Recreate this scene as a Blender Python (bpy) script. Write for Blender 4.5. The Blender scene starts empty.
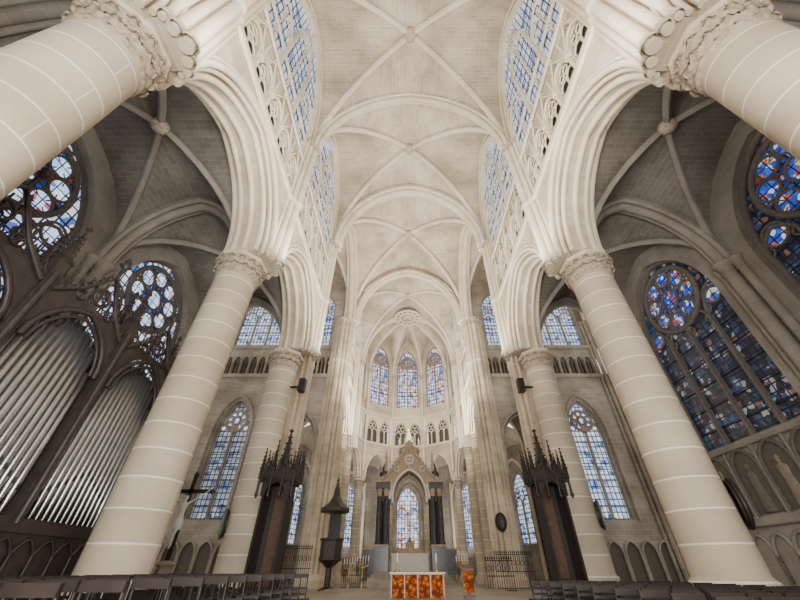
import bpy, math, random
from math import sin, cos, pi, sqrt, radians
from mathutils import Vector, Matrix
random.seed(7)
CH = 1.1          # eye height; all "w" levels are relative to it
C = bpy.context.scene.collection

# ------------------------------------------------------------------ materials
def newmat(name):
    m = bpy.data.materials.new(name); m.use_nodes = True
    nt = m.node_tree; nt.nodes.clear()
    out = nt.nodes.new('ShaderNodeOutputMaterial')
    return m, nt, out
def N(nt, t, **kw):
    n = nt.nodes.new(t)
    for k, v in kw.items():
        if k in n.inputs: n.inputs[k].default_value = v
        else: setattr(n, k, v)
    return n
def c4(c): return (c[0], c[1], c[2], 1)
def stone(name, c1, c2, cm, bw=1.1, rh=.45, ms=.012, rough=.85, stain=.25, sq=1.0):
    m, nt, out = newmat(name)
    L = nt.links.new
    uv = N(nt, 'ShaderNodeUVMap'); uv.uv_map = 'UV'
    br = N(nt, 'ShaderNodeTexBrick')
    br.inputs['Color1'].default_value = c4(c1); br.inputs['Color2'].default_value = c4(c2)
    br.inputs['Mortar'].default_value = c4(cm); br.inputs['Scale'].default_value = 1
    br.inputs['Mortar Size'].default_value = ms; br.inputs['Brick Width'].default_value = bw
    br.inputs['Row Height'].default_value = rh; br.inputs['Mortar Smooth'].default_value = .3
    L(uv.outputs[0], br.inputs['Vector'])
    geo = N(nt, 'ShaderNodeNewGeometry')
    nz = N(nt, 'ShaderNodeTexNoise'); nz.inputs['Scale'].default_value = .35; nz.inputs['Detail'].default_value = 8
    L(geo.outputs['Position'], nz.inputs['Vector'])
    cr = N(nt, 'ShaderNodeValToRGB')
    cr.color_ramp.elements[0].position = .35; cr.color_ramp.elements[1].position = .62
    lo = 1 - stain
    cr.color_ramp.elements[0].color = (lo, lo*.96, lo*.90, 1); cr.color_ramp.elements[1].color = (1, 1, 1, 1)
    L(nz.outputs['Fac'], cr.inputs['Fac'])
    mx = N(nt, 'ShaderNodeMixRGB'); mx.blend_type = 'MULTIPLY'; mx.inputs['Fac'].default_value = 1
    L(br.outputs['Color'], mx.inputs['Color1']); L(cr.outputs['Color'], mx.inputs['Color2'])
    p = N(nt, 'ShaderNodeBsdfPrincipled'); p.inputs['Roughness'].default_value = rough
    L(mx.outputs[0], p.inputs['Base Color'])
    n2 = N(nt, 'ShaderNodeTexNoise'); n2.inputs['Scale'].default_value = 9; n2.inputs['Detail'].default_value = 4
    L(geo.outputs['Position'], n2.inputs['Vector'])
    bp = N(nt, 'ShaderNodeBump'); bp.inputs['Strength'].default_value = .25; bp.inputs['Distance'].default_value = .03
    L(n2.outputs['Fac'], bp.inputs['Height']); L(bp.outputs[0], p.inputs['Normal'])
    L(p.outputs[0], out.inputs[0])
    return m
def plain(name, col, rough=.6, metal=0, var=.3, scale=6):
    m, nt, out = newmat(name); L = nt.links.new
    geo = N(nt, 'ShaderNodeNewGeometry')
    nz = N(nt, 'ShaderNodeTexNoise'); nz.inputs['Scale'].default_value = scale; nz.inputs['Detail'].default_value = 5
    L(geo.outputs['Position'], nz.inputs['Vector'])
    cr = N(nt, 'ShaderNodeValToRGB')
    cr.color_ramp.elements[0].position = .3; cr.color_ramp.elements[1].position = .7
    cr.color_ramp.elements[0].color = c4([x*(1-var) for x in col]); cr.color_ramp.elements[1].color = c4(col)
    L(nz.outputs['Fac'], cr.inputs['Fac'])
    p = N(nt, 'ShaderNodeBsdfPrincipled'); p.inputs['Roughness'].default_value = rough; p.inputs['Metallic'].default_value = metal
    L(cr.outputs[0], p.inputs['Base Color']); L(p.outputs[0], out.inputs[0])
    return m
def glass(name, stops, strength, bw=.35, rh=.45, lead=.03, vscale=2.2, vor=True):
    """stained glass lit from outside: cells of colour, lead cames"""
    m, nt, out = newmat(name); L = nt.links.new
    uv = N(nt, 'ShaderNodeUVMap'); uv.uv_map = 'UV'
    vo = N(nt, 'ShaderNodeTexVoronoi'); vo.inputs['Scale'].default_value = vscale
    L(uv.outputs[0], vo.inputs['Vector'])
    sp = N(nt, 'ShaderNodeSeparateColor'); L(vo.outputs['Color'], sp.inputs[0])
    cr = N(nt, 'ShaderNodeValToRGB'); cr.color_ramp.interpolation = 'CONSTANT'
    els = cr.color_ramp.elements
    els[0].position = 0; els[0].color = c4(stops[0][1])
    els[1].position = stops[1][0]; els[1].color = c4(stops[1][1])
    for po, co in stops[2:]:
        e = els.new(po); e.color = c4(co)
    L(sp.outputs[0], cr.inputs['Fac'])
    br = N(nt, 'ShaderNodeTexBrick'); br.offset = 0
    br.inputs['Color1'].default_value = (1, 1, 1, 1); br.inputs['Color2'].default_value = (.75, .8, .85, 1)
    br.inputs['Mortar'].default_value = (.02, .03, .08, 1); br.inputs['Scale'].default_value = 1
    br.inputs['Mortar Size'].default_value = lead; br.inputs['Brick Width'].default_value = bw
    br.inputs['Row Height'].default_value = rh
    L(uv.outputs[0], br.inputs['Vector'])
    mx = N(nt, 'ShaderNodeMixRGB'); mx.blend_type = 'MULTIPLY'; mx.inputs['Fac'].default_value = 1
    L(cr.outputs['Color'], mx.inputs['Color1']); L(br.outputs['Color'], mx.inputs['Color2'])
    em = N(nt, 'ShaderNodeEmission'); em.inputs['Strength'].default_value = strength
    L(mx.outputs[0], em.inputs['Color'])
    gl = N(nt, 'ShaderNodeBsdfPrincipled'); gl.inputs['Roughness'].default_value = .25; gl.inputs['Base Color'].default_value = (.02, .02, .03, 1)
    ad = N(nt, 'ShaderNodeAddShader'); L(em.outputs[0], ad.inputs[0]); L(gl.outputs[0], ad.inputs[1])
    L(ad.outputs[0], out.inputs[0])
    return m

CREAM = stone('limestone_wall', (.69, .585, .44), (.58, .485, .36), (.77, .68, .55), 1.2, .5, .016, stain=.34)
COL = stone('limestone_drum', (.64, .55, .42), (.575, .49, .37), (.92, .87, .77), 60, .84, .03, stain=.22)
RIB = stone('limestone_rib', (.77, .68, .535), (.71, .62, .485), (.82, .74, .61), .9, .6, .010, stain=.18)
WEB = stone('vault_masonry', (.61, .515, .39), (.52, .435, .325), (.70, .61, .48), .8, .34, .02, stain=.34)
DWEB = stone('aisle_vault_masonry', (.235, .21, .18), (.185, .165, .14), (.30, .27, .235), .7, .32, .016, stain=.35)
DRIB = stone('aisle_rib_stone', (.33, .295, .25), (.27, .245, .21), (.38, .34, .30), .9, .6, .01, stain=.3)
GREY = stone('grey_limestone', (.45, .40, .335), (.35, .315, .265), (.53, .48, .41), 1.0, .42, .016, stain=.4)
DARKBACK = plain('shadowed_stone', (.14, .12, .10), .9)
TRAC = plain('dark_tracery_stone', (.17, .15, .13), .85)
TBACK = plain('triforium_shade_stone', (.30, .25, .185), .9)  # passage shade put into the colour; also used on carved parts
CARVE = plain('carved_limestone', (.60, .49, .355), .85, 0, .5, 7)
WOOD = plain('dark_oak', (.030, .021, .016), .45, 0, .5, 5)
OWOOD = plain('organ_case_oak', (.050, .037, .032), .5, 0, .5, 5)
WOOD2 = plain('brown_oak', (.13, .065, .038), .5, 0, .45, 5)
WOOD3 = plain('chair_wood', (.022, .013, .010), .55, 0, .45, 5)
PIPE = plain('organ_pipe_tin', (.50, .50, .49), .34, .9, .2, 2)
IRON = plain('black_iron', (.02, .02, .022), .5, .3)
GOLD = plain('gilded_brass', (.62, .42, .16), .4, .7)
MARB = plain('dark_marble', (.06, .062, .068), .25, 0, .5, 3)
BEIGE = plain('gilded_stone', (.58, .42, .28), .6, 0, .45, 8)
WHITE = plain('white_plaster', (.82, .79, .72), .7, 0, .15)
LINEN = plain('white_linen', (.85, .84, .80), .8, 0, .05)
G_CLEAR = glass('grisaille_glass', [(0, (.78, .89, 1)), (.38, (.45, .63, .95)), (.56, (.95, .97, 1)), (.86, (.12, .22, .58))], 1.2, .40, .5, .045, 2.3)
G_PALE = glass('grey_grisaille_glass', [(0, (.45, .50, .55)), (.38, (.25, .32, .42)), (.6, (.6, .62, .62)), (.86, (.12, .16, .30))], .8, .40, .5, .045, 2.3)
G_WHITE = glass('white_stained_glass', [(0, (.97, .98, 1)), (.4, (.72, .83, 1)), (.64, (.9, .62, .35)), (.76, (.18, .28, .7)), (.9, (.6, .15, .12))], 1.5, .45, .6, .045, 2.4)
G_BLUE = glass('deep_blue_glass', [(0, (.01, .03, .26)), (.4, (.02, .08, .5)), (.65, (.25, .4, .85)), (.8, (.45, .03, .03)), (.9, (.85, .65, .3))], .8, .3, .3, .035, 3.2)
G_PET = glass('pale_blue_petal_glass', [(0, (.72, .86, 1)), (.5, (.5, .68, 1)), (.8, (.9, .92, 1)), (.93, (.45, .12, .25))], 1.6, .5, .5, .03, 3.0)
G_DIM = glass('dark_stained_glass', [(0, (.012, .014, .022)), (.5, (.03, .04, .065)), (.68, (.02, .06, .13)), (.82, (.30, .30, .30)), (.94, (.2, .09, .05))], .9, .45, .38, .04, 3.6)  # dark-coloured glass of the right aisle windows
G_MIX = glass('coloured_medallion_glass', [(0, (.03, .08, .5)), (.35, (.7, .78, .95)), (.55, (.04, .14, .65)), (.75, (.65, .1, .06)), (.88, (.9, .6, .2))], 1.0, .5, .5, .03, 4.0)

def altar_mat():
    m, nt, out = newmat('red_gold_brocade'); L = nt.links.new
    geo = N(nt, 'ShaderNodeNewGeometry')
    vo = N(nt, 'ShaderNodeTexVoronoi'); vo.inputs['Scale'].default_value = 6.5
    L(geo.outputs['Position'], vo.inputs['Vector'])
    cr = N(nt, 'ShaderNodeValToRGB'); cr.color_ramp.interpolation = 'CONSTANT'
    e = cr.color_ramp.elements
    e[0].color = (.48, .30, .05, 1); e[1].position = .22; e[1].color = (.34, .03, .008, 1)
    x = e.new(.42); x.color = (.45, .15, .02, 1)
    x = e.new(.50); x.color = (.14, .03, .01, 1)
    L(vo.outputs['Distance'], cr.inputs['Fac'])
    p = N(nt, 'ShaderNodeBsdfPrincipled'); p.inputs['Roughness'].default_value = .8
    p.inputs['Specular IOR Level'].default_value = .1
    L(cr.outputs[0], p.inputs['Base Color']); L(p.outputs[0], out.inputs[0])
    return m
BROC = altar_mat()

# ------------------------------------------------------------------ mesh builder
class MB:
    def __init__(s): s.v = []; s.f = []; s.m = []; s.sm = []; s.uv = []; s.mats = []
    def mi(s, mat):
        if mat not in s.mats: s.mats.append(mat)
        return s.mats.index(mat)
    def face(s, pts, mat, smooth=False, uv=None):
        b = len(s.v); s.v.extend([tuple(p) for p in pts]); s.f.append(tuple(range(b, b+len(pts))))
        s.m.append(s.mi(mat)); s.sm.append(smooth); s.uv.append(uv)
    def grid(s, rows, mat, smooth=True, uvf=None, closed=False):
        b = len(s.v); nc = len(rows[0])
        for r in rows: s.v.extend([tuple(p) for p in r])
        k = s.mi(mat)
        for i in range(len(rows)-1):
            for j in range(nc if closed else nc-1):
                j2 = (j+1) % nc
                idx = (b+i*nc+j, b+i*nc+j2, b+(i+1)*nc+j2, b+(i+1)*nc+j)
                u = None
                if uvf: u = [uvf(i, j), uvf(i, j+1), uvf(i+1, j+1), uvf(i+1, j)]
                s.f.append(idx); s.m.append(k); s.sm.append(smooth); s.uv.append(u)
    def make(s, name, parent=None):
        me = bpy.data.meshes.new(name); me.from_pydata(s.v, [], s.f)
        for m in s.mats: me.materials.append(m)
        uvl = me.uv_layers.new(name='UV')
        me.polygons.foreach_set('material_index', s.m); me.polygons.foreach_set('use_smooth', s.sm)
        me.update()
        data = uvl.data
        for p in me.polygons:
            u = s.uv[p.index]
            if u:
                for q, li in enumerate(p.loop_indices): data[li].uv = u[q]
            else:
                n = p.normal; ax = max(range(3), key=lambda a: abs(n[a]))
                for li in p.loop_indices:
                    co = s.v[me.loops[li].vertex_index]
                    if ax == 2: data[li].uv = (co[1], co[0])
                    elif ax == 0: data[li].uv = (co[1], co[2])
                    else: data[li].uv = (co[0], co[2])
        o = bpy.data.objects.new(name, me); C.objects.link(o)
        if parent: o.parent = parent
        return o
def empty(name, loc=(0, 0, 0)):
    e = bpy.data.objects.new(name, None); C.objects.link(e); e.empty_display_size = .2
    return e

def box(mb, x0, x1, y0, y1, z0, z1, mat):
    p = [(x, y, z) for x in (x0, x1) for y in (y0, y1) for z in (z0, z1)]
    for q in ((0, 1, 3, 2), (4, 6, 7, 5), (0, 4, 5, 1), (2, 3, 7, 6), (0, 2, 6, 4), (1, 5, 7, 3)):
        mb.face([p[i] for i in q], mat)
def boxP(mb, P, u0, u1, w0, w1, d0, d1, mat):
    p = [P(u, w, d) for u in (u0, u1) for w in (w0, w1) for d in (d0, d1)]
    for q in ((0, 1, 3, 2), (4, 6, 7, 5), (0, 4, 5, 1), (2, 3, 7, 6), (0, 2, 6, 4), (1, 5, 7, 3)):
        mb.face([p[i] for i in q], mat)
def tube(mb, pts, r, mat, n=8, closed=False, caps=True, radii=None):
    P = [Vector(p) for p in pts]; m = len(P)
    T = []
    for i in range(m):
        a = P[(i-1) % m] if (closed or i > 0) else P[i]
        b = P[(i+1) % m] if (closed or i < m-1) else P[i]
        d = b-a
        T.append(d.normalized() if d.length > 1e-9 else Vector((0, 0, 1)))
    ref = Vector((0, 0, 1)) if abs(T[0].z) < .9 else Vector((1, 0, 0))
    nrm = (ref - T[0]*ref.dot(T[0])).normalized()
    rows = []; L = 0; Ls = []
    for i in range(m):
        if i: L += (P[i]-P[i-1]).length
        Ls.append(L)
        nrm = (nrm - T[i]*nrm.dot(T[i])).normalized()
        bn = T[i].cross(nrm); rr = radii[i] if radii else r
        rows.append([P[i] + (nrm*cos(2*pi*k/n)+bn*sin(2*pi*k/n))*rr for k in range(n)])
    if closed:
        rows.append(rows[0]); Ls.append(L+(P[0]-P[-1]).length)
    mb.grid(rows, mat, True, lambda i, j: (2*pi*r*j/n, Ls[min(i, len(Ls)-1)]), closed=True)
    if caps and not closed:
        mb.face(rows[0][::-1], mat); mb.face(rows[-1], mat)
def lathe(mb, x, y, prof, mat, n=24, smooth=True, rot=0, R=None):
    R = R or max(p[0] for p in prof)
    rows = [[(x+r*cos(rot+2*pi*k/n), y+r*sin(rot+2*pi*k/n), z) for k in range(n)] for r, z in prof]
    mb.grid(rows, mat, smooth, lambda i, j: (2*pi*R*j/n, prof[i][1]), closed=True)
def hn(t, c=.3):
    t = min(1, abs(t)); return sqrt(max(0, (1+c)**2-(t+c)**2))/sqrt(1+2*c)
def ts(n):
    return [sin(-pi/2+pi*i/n) for i in range(n+1)]
def arch(uc, a, ws, rise, n=16, c=.3):
    return [(uc+a*t, ws+rise*hn(t, c)) for t in ts(n)]
def outline(uc, a, w0, ws, rise, n=16, c=.3):
    A = arch(uc, a, ws, rise, n, c)
    return [(uc-a, w0)]+A+[(uc+a, w0)]
def arch_wall(mb, P, u0, u1, uc, a, w0, ws, rise, wtop, d0, d1, mat, c=.3, under=True, faces=(True, True), soff=None):
    A = arch(uc, a, ws, rise, 16, c)
    for d, on in ((d0, faces[0]), (d1, faces[1])):
        if not on: continue
        mb.face([P(u0, w0, d), P(uc-a, w0, d), P(uc-a, wtop, d), P(u0, wtop, d)], mat)
        mb.face([P(uc+a, w0, d), P(u1, w0, d), P(u1, wtop, d), P(uc+a, wtop, d)], mat)
        for i in range(len(A)-1):
            mb.face([P(A[i][0], A[i][1], d), P(A[i+1][0], A[i+1][1], d), P(A[i+1][0], wtop, d), P(A[i][0], wtop, d)], mat)
    O = [(uc-a, w0)]+A+[(uc+a, w0)]
    L = 0
    for i in range(len(O)-1):
        l2 = L+sqrt((O[i+1][0]-O[i][0])**2+(O[i+1][1]-O[i][1])**2)
        mb.face([P(*O[i], d0), P(*O[i+1], d0), P(*O[i+1], d1), P(*O[i], d1)], soff or mat, uv=[(d0, L), (d0, l2), (d1, l2), (d1, L)])
        L = l2
    if under:
        mb.face([P(u0, w0, d0), P(uc-a, w0, d0), P(uc-a, w0, d1), P(u0, w0, d1)], mat)
        mb.face([P(uc+a, w0, d0), P(u1, w0, d0), P(u1, w0, d1), P(uc+a, w0, d1)], mat)
def ringP(mb, P, uc, wc, R, d, r, mat, n=24, tn=6):
    tube(mb, [P(uc+R*cos(2*pi*k/n), wc+R*sin(2*pi*k/n), d) for k in range(n)], r, mat, tn, closed=True)
def discP(mb, P, uc, wc, R, d, mat, n=24):
    pts = [(uc+R*cos(2*pi*k/n), wc+R*sin(2*pi*k/n)) for k in range(n)]
    mb.face([P(u, w, d) for u, w in pts], mat, uv=pts)
def rose(mb, P, uc, wc, R, d, st, gback, gpet, k=8, rr=.09, big=False):
    discP(mb, P, uc, wc, R, d-.03, gback)
    ringP(mb, P, uc, wc, R, d-.08, rr*1.6, st)
    rc = R*.30
    discP(mb, P, uc, wc, rc, d-.05, gpet); ringP(mb, P, uc, wc, rc, d-.08, rr*.8, st)
    rp = R*(.25 if big else .225); Rm = R*.70
    for i in range(k):
        a = 2*pi*i/k+.2
        u, w = uc+Rm*cos(a), wc+Rm*sin(a)
        discP(mb, P, u, w, rp, d-.05, gpet, 16); ringP(mb, P, u, w, rp, d-.08, rr*.7, st, 16, 5)
        for q in range(4):
            aa = a+q*pi/2
            tube(mb, [P(u+rp*cos(aa), w+rp*sin(aa), d-.07), P(u+rp*.5*cos(aa), w+rp*.5*sin(aa), d-.07)], rr*.35, st, 4)
        tube(mb, [P(uc+rc*cos(a+pi/k), wc+rc*sin(a+pi/k), d-.08), P(uc+R*cos(a+pi/k), wc+R*sin(a+pi/k), d-.08)], rr*.6, st, 5)
def gwindow(mb, P, uc, a, w0, ws, rise, d, lights, st, g, mode='oculi', g2=None, g3=None, bar=.11, c=.3):
    """traceried window: glass, frame, mullions, lancet heads, oculi or rose"""
    O = outline(uc, a, w0, ws, rise, 20, c)
    mb.face([P(u, w, d) for u, w in O], g, uv=O)
    tube(mb, [P(u, w, d-.06) for u, w in O], bar*1.5, st, 6)
    b = a/lights
    if mode == 'rose':
        R = min(a*.62, rise*.52); wr = ws+rise*.42
        lt = wr-R*1.0
    elif mode == 'oculi': lt = ws-b*.2
    elif mode == 'tall': lt = ws+rise*.52
    else: lt = ws
    lr = b*1.35
    for i in range(lights):
        cu = uc-a+b*(2*i+1)
        base = lt-lr*.9
        if mode == 'rose': base = lt-lr*(.55 if 0 < i < lights-1 else .15)
        if mode == 'tall': base = ws+rise*hn(min(1, (abs(cu-uc)+b)/a*.96), c)*.95-lr*.6 if abs(cu-uc) > b*.5 else ws+rise*.50
        hd = [P(u, w, d-.07) for u, w in arch(cu, b, base, lr, 8)]
        tube(mb, hd, bar*.8, st, 5)
        for sgn in (-1, 1):
            tube(mb, [P(cu+sgn*b*(.98-.4*sin(pi*q/6)), base-.1+lr*.55*q/6, d-.06) for q in range(7)], bar*.45, st, 5)
        if mode in ('oculi',) or (mode == 'tall' and abs(cu-uc) < b*.5):
            R = b*.62; wc = base+lr+R*.75
            ringP(mb, P, cu, wc, R, d-.07, bar*.6, st, 16, 5)
            for q in range(4):
                aa = pi/4+pi/2*q
                ringP(mb, P, cu+R*.5*cos(aa), wc+R*.5*sin(aa), R*.42, d-.06, bar*.3, st, 10, 4)
        if i:
            mu = uc-a+b*2*i
            bt = base+.2
            if mode == 'tall': bt = ws+rise*.45
            boxP(mb, P, mu-bar*.75, mu+bar*.75, w0, bt, d-.22, d, st)
            tube(mb, [P(mu, w0, d-.22), P(mu, bt, d-.22)], bar*.6, st, 6)
        if mode == 'tall':
            # each light is itself split into a pair of trefoil-headed lancets with a transom
            boxP(mb, P, cu-bar*.35, cu+bar*.35, w0, base+lr*.55, d-.12, d, st)
            hb2 = base-b*.1
            for sgn in (-1, 1):
                tube(mb, [P(u, w, d-.07) for u, w in arch(cu+sgn*b*.5, b*.5, hb2, b*.75, 6)], bar*.4, st, 5)
            wt = w0+(ws-w0)*.9
            boxP(mb, P, cu-b, cu+b, wt-.07, wt+.07, d-.14, d, st)
            for sgn in (-1, 1):
                tube(mb, [P(u, w, d-.07) for u, w in arch(cu+sgn*b*.5, b*.5, wt-b*.8, b*.75, 6)], bar*.35, st, 5)
    h = w0+1.0
    while h < (ws+rise*.6 if mode == 'tall' else base):
        boxP(mb, P, uc-a, uc+a, h-.03, h+.03, d-.05, d-.01, IRON)
        h += 1.1
    if mode == 'rose':
        rose(mb, P, uc, wr, R, d-.02, st, g2, g3, 8, bar*.8, a > 3)
        for sgn in (-1, 1):
            r2 = a*.17; u2 = uc+sgn*(a-r2-.25); w2 = wr-R*.72
            discP(mb, P, u2, w2, r2, d-.04, g3, 16); ringP(mb, P, u2, w2, r2, d-.08, bar*.6, st, 16, 5)
def strip_arcade(mb, P, u0, u1, w0, w1, n, d0, st, back, depth=1.2, gable=0):
    """gallery of small trefoil-headed arches with colonnettes"""
    cell = (u1-u0)/n
    for i in range(n):
        a0 = u0+cell*i; uc = a0+cell/2; a = cell*.40
        sp = w0+(w1-w0)*.50; rs = min(a*1.6, (w1-sp)*.85)
        arch_wall(mb, P, a0, a0+cell, uc, a, w0, sp, rs, w1, d0, d0+.28, st, faces=(True, False))
        tube(mb, [P(u, w, d0-.02) for u, w in arch(uc, a, sp, rs, 8)], cell*.05, st, 5)
        for q in range(3):
            aa = pi/2+2*pi*q/3
            ringP(mb, P, uc+a*.36*cos(aa), sp+rs*.42+a*.36*sin(aa), a*.34, d0+.12, cell*.032, st, 10, 5)
        tube(mb, [P(uc, w0, d0+.14), P(uc, sp-.1, d0+.14)], cell*.045, st, 6)
        for sg in (-1, 1):
            tube(mb, [P(u, w, d0+.14) for u, w in arch(uc+sg*a*.5, a*.5, sp-a*.6, a*.6, 6)], cell*.035, st, 5)
        tube(mb, [P(a0, w0, d0-.08), P(a0, sp, d0-.08)], cell*.065, st, 7)
        tube(mb, [P(a0, sp-.12, d0-.08), P(a0, sp+.12, d0-.08)], cell*.10, st, 7)
        if gable:
            tube(mb, [P(a0+.04, sp+rs*.3, d0-.06), P(uc, w1+gable, d0-.06), P(a0+cell-.04, sp+rs*.3, d0-.06)], cell*.045, st, 5)
            tube(mb, [P(uc, w1+gable, d0-.06), P(uc, w1+gable+.35, d0-.06)], cell*.04, st, 5)
            tube(mb, [P(uc-.12, w1+gable+.22, d0-.06), P(uc+.12, w1+gable+.22, d0-.06)], cell*.045, st, 5)
            tube(mb, [P(a0, sp, d0-.08), P(a0, w1+.1, d0-.08)], cell*.05, st, 5)
            ringP(mb, P, uc, sp+rs+.22, .14, d0-.03, .04, TBACK, 10, 5)
    mb.face([P(u0, w0, d0+depth), P(u1, w0, d0+depth), P(u1, w1, d0+depth), P(u0, w1, d0+depth)], back)
    for w in (w0, w1):
        mb.face([P(u0, w, d0), P(u1, w, d0), P(u1, w, d0+depth), P(u0, w, d0+depth)], back)
def course(mb, P, u0, u1, w, h, dep, mat):
    boxP(mb, P, u0, u1, w-h, w, -dep, .02, mat)
    tube(mb, [P(u0, w-h, -dep*.5), P(u1, w-h, -dep*.5)], h*.45, mat, 6)

CV = .12
def vault(mb, x0, x1, y0, y1, zs, zc, mat, rib, rr=.26, boss=.5, n=16, c=CV, drop=.08):
    cx, cy, ax, ay = (x0+x1)/2, (y0+y1)/2, (x1-x0)/2, (y1-y0)/2
    T = ts(n); H = zc-zs
    rows = [[(cx+ax*tx, cy+ay*ty, CH+zs+H*max(hn(tx, c), hn(ty, c))) for tx in T] for ty in T]
    h2 = n/2
    k = mb.mi(mat); b0 = len(mb.v)
    for r in rows: mb.v.extend(r)
    for i in range(n):
        for j in range(n):
            idx = (b0+i*(n+1)+j, b0+i*(n+1)+j+1, b0+(i+1)*(n+1)+j+1, b0+(i+1)*(n+1)+j)
            fs = [(0, 1, 2), (0, 2, 3)] if (i < h2) == (j < h2) else [(0, 1, 3), (1, 2, 3)]
            for t in fs:
                ii = [idx[q] for q in t]; co = [mb.v[q] for q in ii]
                mx = sum(abs(p[0]-cx)/ax for p in co); my = sum(abs(p[1]-cy)/ay for p in co)
                if mx < my: uv = [(p[1], abs(p[0]-cx)+.6*(CH+zc-p[2])) for p in co]
                else: uv = [(p[0], abs(p[1]-cy)+.6*(CH+zc-p[2])) for p in co]
                mb.f.append(tuple(ii)); mb.m.append(k); mb.sm.append(True); mb.uv.append(uv)
    for s in (-1, 1):
        pts = [(cx+ax*t, cy+s*ay*t, CH+zs+H*hn(t, c)-drop) for t in T]
        tube(mb, pts, rr, rib, 8)
        tube(mb, [(p[0], p[1], p[2]-rr*.75) for p in pts], rr*.5, rib, 6)
    lathe(mb, cx, cy, [(0, CH+zc-drop-rr*2.1), (boss*.5, CH+zc-drop-rr*2.1), (boss, CH+zc-drop-rr*1.3), (boss*1.1, CH+zc-drop), (boss*.8, CH+zc)], CARVE, 16)
def tarch(mb, p0, p1, zs, zc, rib, r=.4, off=.45, c=CV):
    p0 = Vector((p0[0], p0[1], 0)); p1 = Vector((p1[0], p1[1], 0)); mid = (p0+p1)/2; h = (p1-p0)/2
    side = Vector((-h.y, h.x, 0)).normalized()
    T = ts(24)
    def L(o, dz, sh=0):
        return [mid+h*(1-sh)*t+side*o+Vector((0, 0, CH+zs+(zc-zs-dz)*hn(t, c))) for t in T]
    tube(mb, L(0, r*.9, .03), r, rib, 8)
    tube(mb, L(off, r*.3), r*.6, rib, 8); tube(mb, L(-off, r*.3), r*.6, rib, 8)
    A = L(-off*1.5, -.1, -.03); B = L(off*1.5, -.1, -.03)
    mb.grid([A, B], rib, True)
def capital(mb, x, y, z0, r, h, mat, leaves=14, ab=8, abr=1.38, rot=pi/8):
    lathe(mb, x, y, [(r*1.0, z0-.12), (r*1.08, z0-.06), (r*1.08, z0+.04), (r*1.0, z0+.1), (r*1.02, z0+h*.45), (r*1.12, z0+h*.75), (r*1.24, z0+h)], mat, 24)
    lathe(mb, x, y, [(0, z0+h), (r*abr*.93, z0+h), (r*abr, z0+h+.08), (r*abr, z0+h+h*.20), (r*abr*.95, z0+h+h*.26), (0, z0+h+h*.26)], RIB, ab, False, rot)
    for ring in range(2):
        for i in range(leaves):
            a = 2*pi*(i+.5*ring)/leaves
            zb = z0+.08+ring*h*.36; H = h*(.50 if ring == 0 else .56)
            wd = pi*r/leaves*1.0
            rows = []
            for q in range(6):
                t = q/5
                out = r*(1.02+.06*ring)+r*.19*t**2.2
                z = zb+H*(t if t < .85 else .85-(t-.85)*1.2)
                ww = wd*(.75+.5*sin(pi*t*.9))*(1-.55*max(0, t-.7)/.3)
                row = []
                for k in (-1, -.5, 0, .5, 1):
                    rad = out+.07*r*(1-abs(k))
                    ang = a+k*ww/out
                    row.append((x+rad*cos(ang), y+rad*sin(ang), z-.06*h*abs(k)*(1+t)))
                rows.append(row)
            mb.grid(rows, mat, True)
            tip = r*(1.20+.06*ring)
            tube(mb, [(x+tip*cos(a-.08), y+tip*sin(a-.08), zb+H*.84), (x+(tip+.04*r)*cos(a), y+(tip+.04*r)*sin(a), zb+H*.82), (x+tip*cos(a+.08), y+tip*sin(a+.08), zb+H*.84)], r*.05, mat, 6)
def smallcap(mb, x, y, z, r, mat, h=.5):
    lathe(mb, x, y, [(r, z-h), (r*1.25, z-h*.95), (r*1.05, z-h*.85), (r*1.15, z-h*.5), (r*1.7, z-h*.12), (r*1.75, z), (0, z)], mat, 10)

# ------------------------------------------------------------------ levels
PY = [-5.4, 3.1, 12.35, 21.7]
XCS = [8.75, 8.75, 8.75, 9.05]; XC = 8.75; XI = 7.3; RC = .94
SPR = 12.2     # arcade springing
VS, VC = 24.0, 33.3
ZC0 = SPR-1.15

# ---- floor
FM = stone('floor_slabs', (.36, .32, .26), (.29, .26, .21), (.2, .18, .15), .8, .8, .01, .45, .3)
mb = MB()
mb.face([(-30, -8, 0), (30, -8, 0), (30, 66, 0), (-30, 66, 0)], FM)
mb.make('floor')

# ---- big columns
def column(x, y, s):
    mb = MB()
    lathe(mb, x, y, [(RC*1.32, 0), (RC*1.32, .35), (RC*1.25, .4)], COL, 8, False, pi/8)
    lathe(mb, x, y, [(RC*1.25, .4), (RC*1.24, .55), (RC*1.1, .65), (RC*1.14, .8), (RC*1.0, .95)], COL, 32)
    lathe(mb, x, y, [(RC*1.0, .9), (RC*.98, 5), (RC*.96, CH+ZC0-.1)], COL, 40, True, 0, RC)
    capital(mb, x, y, CH+ZC0, RC*.96, .92, CARVE, 14, 8, 1.36)
    return mb.make('stone_column')
for k, y in enumerate(PY):
    for s in (-1, 1): column(s*XCS[k], y, s)

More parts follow.
